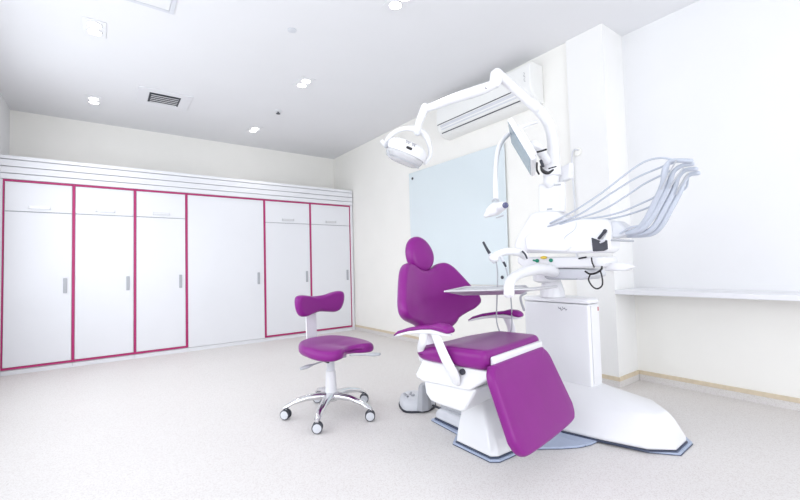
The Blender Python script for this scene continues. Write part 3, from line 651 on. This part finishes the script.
for w_ in ([(2.285, 0.765, 1.490), (2.285, 0.804, 1.420), (2.285, 0.838, 1.360)], [(2.310, 0.741, 1.455), (2.310, 0.778, 1.408), (2.310, 0.807, 1.362)], [(2.350, 0.739, 1.425), (2.350, 0.771, 1.380), (2.350, 0.795, 1.333)]):
    bm = BM(); tube(bm, w_, 0.004, 8); obj('hose_clip', bm, 'grey', U)
bm = BM(); tube(bm, [(2.400, 0.755, 1.423), (2.420, 0.768, 1.376), (2.420, 0.791, 1.354), (2.400, 0.803, 1.349)], 0.005, 8); obj('hose_loop', bm, 'hose', U)
bm = BM(); tube(bm, [(2.360, 1.085, 1.155), (2.360, 1.035, 1.182), (2.360, 0.993, 1.189)], 0.005, 8); obj('hose_loop', bm, 'hose', U)
# black looped cable under the console
bm = BM(); tube(bm, [(2.360, 1.257, 1.022), (2.360, 1.255, 0.998), (2.360, 1.244, 0.967)], 0.0045, 8)
tube(bm, [(2.350, 1.293, 0.941), (2.350, 1.266, 0.926), (2.350, 1.229, 0.932), (2.350, 1.198, 0.952), (2.360, 1.197, 0.967)], 0.006, 8)
tube(bm, [(2.350, 1.263, 0.926), (2.350, 1.276, 0.890), (2.350, 1.251, 0.849), (2.350, 1.221, 0.840), (2.350, 1.195, 0.862), (2.350, 1.194, 0.908), (2.350, 1.202, 0.941)], 0.0045, 8)
tube(bm, [(2.360, 1.336, 1.021), (2.360, 1.291, 1.028)], 0.005, 8)
obj('looped_cable', bm, 'black', U)
# drooping suction hoses
for w_, r_ in (([(1.969, 1.655, 1.014), (1.975, 1.655, 0.933), (1.973, 1.665, 0.777), (1.971, 1.672, 0.653), (1.988, 1.663, 0.578), (2.018, 1.643, 0.552), (2.043, 1.622, 0.582), (2.048, 1.615, 0.663), (2.043, 1.613, 0.775), (2.032, 1.615, 0.887), (2.017, 1.622, 0.975)], 0.0042), ([(2.260, 1.681, 0.690), (2.227, 1.677, 0.752), (2.227, 1.675, 0.785), (2.253, 1.655, 0.804)], 0.008)):
    bm = BM(); tube(bm, w_, r_, 8); obj('suction_hose', bm, 'grey', U)

bm = BM(); tube(bm, [(1.904, 1.697, 1.137), (1.921, 1.686, 1.096), (1.939, 1.675, 1.061)], [0.007, 0.0085, 0.010], 10)
h = thing('suction_tip', 'thin dark suction tip standing up from the holder left of the unit', 'dental instrument', (1.947, 1.670, 1.052))
obj('tip', bm, 'dark', h)
bm = BM(); tube(bm, [(1.939, 1.675, 1.061), (1.952, 1.667, 1.033), (1.957, 1.664, 1.014)], [0.013, 0.014, 0.012], 12); obj('grip', bm, 'lightgrey', h)
h = thing('air_water_syringe', 'short dark-tipped instrument hanging beneath the holder bar, right of the suction tip', 'dental instrument', (2.007, 1.627, 1.012))
bm = BM(); tube(bm, [(1.984, 1.630, 1.044), (1.994, 1.624, 1.019)], [0.010, 0.009], 10); obj('handle', bm, 'lightgrey', h)
bm = BM(); tube(bm, [(1.992, 1.625, 1.022), (2.007, 1.616, 0.987)], 0.007, 10); obj('tip', bm, 'dark', h)

# ================================================================= MONITOR
t = thing('monitor', 'flat white monitor tilted over the chair on the unit arm, seen almost edge-on', 'monitor', (2.120, 1.506, 1.736))
A = Vector((1.938, 1.509, 1.862)); Hdir = Vector((math.cos(math.radians(35.4)), math.sin(math.radians(35.4)), 0))
Bq = Vector((2.074, 1.447, 1.600)); Vd = (Bq-A); Vd = (Vd - Hdir*Vd.dot(Hdir)); hgt = Vd.length; Vd.normalize()
Nn = Hdir.cross(Vd).normalized()
if Nn.z > 0: Nn = -Nn                      # screen side looks down and to the left
def MP(u, v_, w_): return A + Hdir*u + Vd*v_ + Nn*w_
wd = 0.47
def slab(u0, u1, v0, v1, w0, w1):
    bm = BM(); return loft(bm, [[MP(u0, v0, k), MP(u1, v0, k), MP(u1, v1, k), MP(u0, v1, k)] for k in (w0, w1)])
obj('housing', slab(0, wd, 0, hgt, -0.032, 0), 'white', t, bevel=0.008)
obj('back_cover', slab(0.05, wd-0.05, 0.04, hgt-0.03, -0.055, -0.028), 'white', t, bevel=0.012)
obj('screen', slab(0.008, wd-0.012, 0.010, hgt-0.012, -0.001, 0.0015), 'screen', t, smooth=False)
bm = BM(); tube(bm, [MP(wd*0.45, hgt*0.55, -0.05), MP(wd*0.40, hgt*0.62, -0.09), (2.321, 1.509, 1.670)], [0.03, 0.026, 0.03], 12); obj('bracket', bm, 'white', t)
bm = BM(); tube(bm, [(2.172, 1.469, 1.691), (2.190, 1.456, 1.696), (2.215, 1.437, 1.705)], 0.006, 8); obj('bracket_slot', bm, 'black', t)
bm = BM(); tube(bm, [(2.170, 1.475, 1.622), (2.170, 1.477, 1.579), (2.180, 1.471, 1.554)], 0.006, 8)
tube(bm, [(2.170, 1.451, 1.598), (2.183, 1.443, 1.567), (2.208, 1.425, 1.554), (2.232, 1.406, 1.572)], [0.004, 0.011, 0.010, 0.006], 10)
tube(bm, [(2.230, 1.432, 1.586), (2.265, 1.405, 1.597)], 0.004, 8)
obj('cable', bm, 'black', t)
bm = BM(); tube(bm, [(2.190, 1.459, 1.634), (2.200, 1.453, 1.603)], 0.010, 8); obj('joint_grip', bm, 'dark', t)

# ================================================================= OPERATING LAMP
t = thing('operating_lamp', 'white overhead dental operating lamp on a long jointed arm above the chair', 'dental lamp', (2.416, 1.529, 1.634))
bm = BM(); tube(bm, [(2.420, 1.543, 1.542), (2.425, 1.534, 1.636), (2.430, 1.524, 1.757), (2.410, 1.521, 1.875), (2.351, 1.523, 1.959), (2.257, 1.538, 2.031)], [0.05, 0.05, 0.038, 0.034, 0.034, 0.034], 16); obj('mast', bm, 'white', t)
bm = BM(); lathe(bm, [(0.045, -0.05), (0.058, -0.04), (0.058, 0.03), (0.045, 0.04)], (2.425, 1.535, 1.622)); obj('mast_joint', bm, 'white', t)
bm = BM(); tube(bm, [(2.268, 1.531, 2.011), (2.113, 1.566, 2.106), (1.968, 1.595, 2.189)], [0.032, 0.030, 0.030], 16); obj('rear_arm', bm, 'white', t)
bm = BM(); tube(bm, [(1.963, 1.599, 2.176), (1.961, 1.603, 2.133)], [0.036, 0.038], 16); obj('elbow', bm, 'white', t)
bm = BM(); tube(bm, [(1.958, 1.605, 2.121), (1.913, 1.689, 2.103), (1.843, 1.842, 2.090), (1.779, 1.977, 2.070), (1.750, 2.037, 2.063)], [0.026, 0.034, 0.032, 0.026, 0.026], 16); fa_ = obj('front_arm', bm, 'white', t)
bm = BM(); lathe(bm, [(0.007, -0.036), (0.007, -0.030)], (1.931, 1.664, 2.098), (0.6, 0.8, 0), 12); obj('arm_screw', bm, 'dark', fa_)
bm = BM(); tube(bm, [(1.750, 2.036, 2.070), (1.731, 2.053, 2.016), (1.712, 2.070, 1.949), (1.709, 2.074, 1.909)], [0.030, 0.026, 0.024, 0.026], 14); obj('drop_arm', bm, 'white', t)
bm = BM(); lathe(bm, [(0.012, -0.012), (0.016, -0.008), (0.016, 0.012)], (1.692, 2.051, 1.892), (0.6, 0.8, 0), 14); obj('drop_arm_pivot', bm, 'lightgrey', t)
bm = BM(); tube(bm, [(1.499, 2.160, 1.815), (1.531, 2.159, 1.867), (1.586, 2.141, 1.912), (1.652, 2.116, 1.934), (1.713, 2.083, 1.926), (1.763, 2.060, 1.894), (1.788, 2.046, 1.825), (1.785, 2.039, 1.754), (1.751, 2.055, 1.698)], [0.010, 0.014, 0.015, 0.016, 0.022, 0.020, 0.017, 0.015, 0.012], 12); fk = obj('fork', bm, 'white', t)
# head: axis tilted; local frame
Lc = Vector((1.626, 2.094, 1.767))
right = (Vector((1.733, 2.042, 1.733)) - Vector((1.509, 2.152, 1.835))).normalized()
dn = Vector((0.10, 0.13, -1.0)); dn = (dn - right*dn.dot(right)).normalized(); fw = right.cross(dn).normalized()
def LP(a, b_, c_): return Lc + right*a + fw*b_ + dn*c_
def ell(ra, rb, h, n=32, bow=0): return [LP(ra*math.cos(2*math.pi*k/n), rb*math.sin(2*math.pi*k/n), h + bow*math.cos(2*math.pi*k/n)**2) for k in range(n)]
bm = BM(); loft(bm, [ell(0.04, 0.03, -0.064), ell(0.085, 0.06, -0.060), ell(0.122, 0.085, -0.046), ell(0.138, 0.098, -0.022), ell(0.143, 0.103, 0.012), ell(0.136, 0.098, 0.024)]); hs_ = obj('lamp_housing', bm, 'white', t, angle=60)
bm = BM(); loft(bm, [ell(0.134, 0.096, 0.012), ell(0.128, 0.092, 0.045), ell(0.112, 0.080, 0.072), ell(0.08, 0.055, 0.086), ell(0.02, 0.015, 0.090)]); obj('clear_cover', bm, 'glass', t, angle=180)
bm = BM(); loft(bm, [ell(0.11, 0.08, 0.018), ell(0.10, 0.07, 0.035), ell(0.05, 0.035, 0.055)]); obj('reflector', bm, 'white', t, angle=180)
ring = ell(0.116, 0.084, 0.068); ring.append(ring[0])
bm = BM(); tube(bm, ring, 0.004, 8, smooth=False); obj('cover_rim', bm, 'grey', t)
bm = BM(); tube(bm, [(1.478, 2.104, 1.751), (1.486, 2.100, 1.725)], [0.010, 0.008], 8); obj('grip_knob', bm, 'grey', t)
def on_dome(a, hgt_, off=0.002):
    # point of the housing side towards the room
    k = {-0.05: (0.122, 0.085), -0.022: (0.138, 0.098), -0.036: (0.131, 0.092), -0.01: (0.140, 0.100)}[hgt_]
    b_ = k[1]*math.sqrt(max(0, 1-(a/k[0])**2))
    return LP(a, SG*(b_+off), hgt_)
SG = 1 if (LP(0, 1, 0)-Lc).dot(Vector((0, 0, 1))-Lc) > 0 else -1
bm = BM()
for a0, a1 in ((-0.035, -0.008), (0.008, 0.032)):
    n_ = 5
    for k in range(n_):
        a = a0 + (a1-a0)*k/(n_-1)
        tube(bm, [on_dome(a, -0.05, 0.0035), on_dome(a+0.002, -0.036, 0.0015)] if k % 2 else [on_dome(a, -0.05, 0.0035), on_dome(a+0.003, -0.05, 0.0035)], 0.0024, 5, smooth=False)
obj('print', bm, 'mark', hs_)
bm = BM(); tube(bm, [on_dome(-0.012, -0.01, 0.001), on_dome(0.012, -0.01, 0.001)], 0.009, 10, smooth=False); obj('switch', bm, 'black', hs_)
bm = BM(); tube(bm, [LP(-0.135, SG*0.02, 0.0), LP(-0.140, SG*0.03, 0.03)], [0.012, 0.010], 8); obj('tilt_knob', bm, 'grey', hs_)
bm = BM(); tube(bm, [(1.472, 2.155, 1.826), (1.504, 2.157, 1.808), (1.542, 2.142, 1.790)], [0.012, 0.016, 0.014], 10); obj('pivot_arm', bm, 'white', t)

# ================================================================= INTRAORAL CAMERA
t = thing('hanging_camera', 'white camera head hanging on a slim tube in front of the glass board', 'camera', (2.044, 1.703, 1.415))
bm = BM(); tube(bm, [(2.320, 1.571, 1.941), (2.239, 1.608, 1.909), (2.122, 1.649, 1.840), (2.059, 1.674, 1.757), (2.043, 1.692, 1.642), (2.041, 1.699, 1.532), (2.043, 1.703, 1.428)], [0.012, 0.012, 0.014, 0.016, 0.014, 0.016, 0.018], 14); obj('hanging_tube', bm, 'white', t)
bm = BM(); tube(bm, [(2.014, 1.707, 1.407), (2.026, 1.691, 1.418), (2.045, 1.684, 1.409)], 0.006, 8); obj('tube_clip', bm, 'grey', t)
bm = BM(); tube(bm, [(2.008, 1.760, 1.319), (2.029, 1.743, 1.341), (2.060, 1.719, 1.363), (2.054, 1.673, 1.369)], [0.016, 0.034, 0.044, 0.034], 16); bd = obj('camera_body', bm, 'white', t)
bm = BM(); tube(bm, [(2.041, 1.670, 1.365), (2.040, 1.634, 1.369)], [0.026, 0.025], 16); obj('lens_barrel', bm, 'whitemetal', t)
v0 = Vector((2.029, 1.617, 1.368)); ax = Vector((0,0,1)) - v0; ax.normalize()
bm = BM(); lathe(bm, [(0.019, 0.0), (0.019, 0.012), (0.012, 0.015)], v0, ax, 20); obj('lens', bm, 'lens', t)
bm = BM(); tube(bm, [(2.024, 1.687, 1.298), (2.042, 1.673, 1.304), (2.057, 1.662, 1.310)], 0.005, 8); obj('vent_slot', bm, 'grey', t)

# ================================================================= WALL HOOK WITH CABLE
t = thing('wall_hook', 'small round white wall bracket with a thin hanging cable, on the pier behind the unit', 'wall bracket', (3.28, 1.84, 1.95))
bm = BM(); lathe(bm, [(0.034, -0.001), (0.037, -0.008), (0.034, -0.018), (0.015, -0.022)], (3.280, 1.822, 1.944), (1, 0, 0), 24); obj('bracket', bm, 'wall', t)
bm = BM(); tube(bm, [(3.250, 1.805, 1.953), (3.240, 1.835, 1.959), (3.250, 1.862, 1.897), (3.260, 1.868, 1.708), (3.260, 1.860, 1.490), (3.265, 1.866, 1.232), (3.268, 1.870, 1.000)], 0.006, 8); obj('cable', bm, 'lightgrey', t)
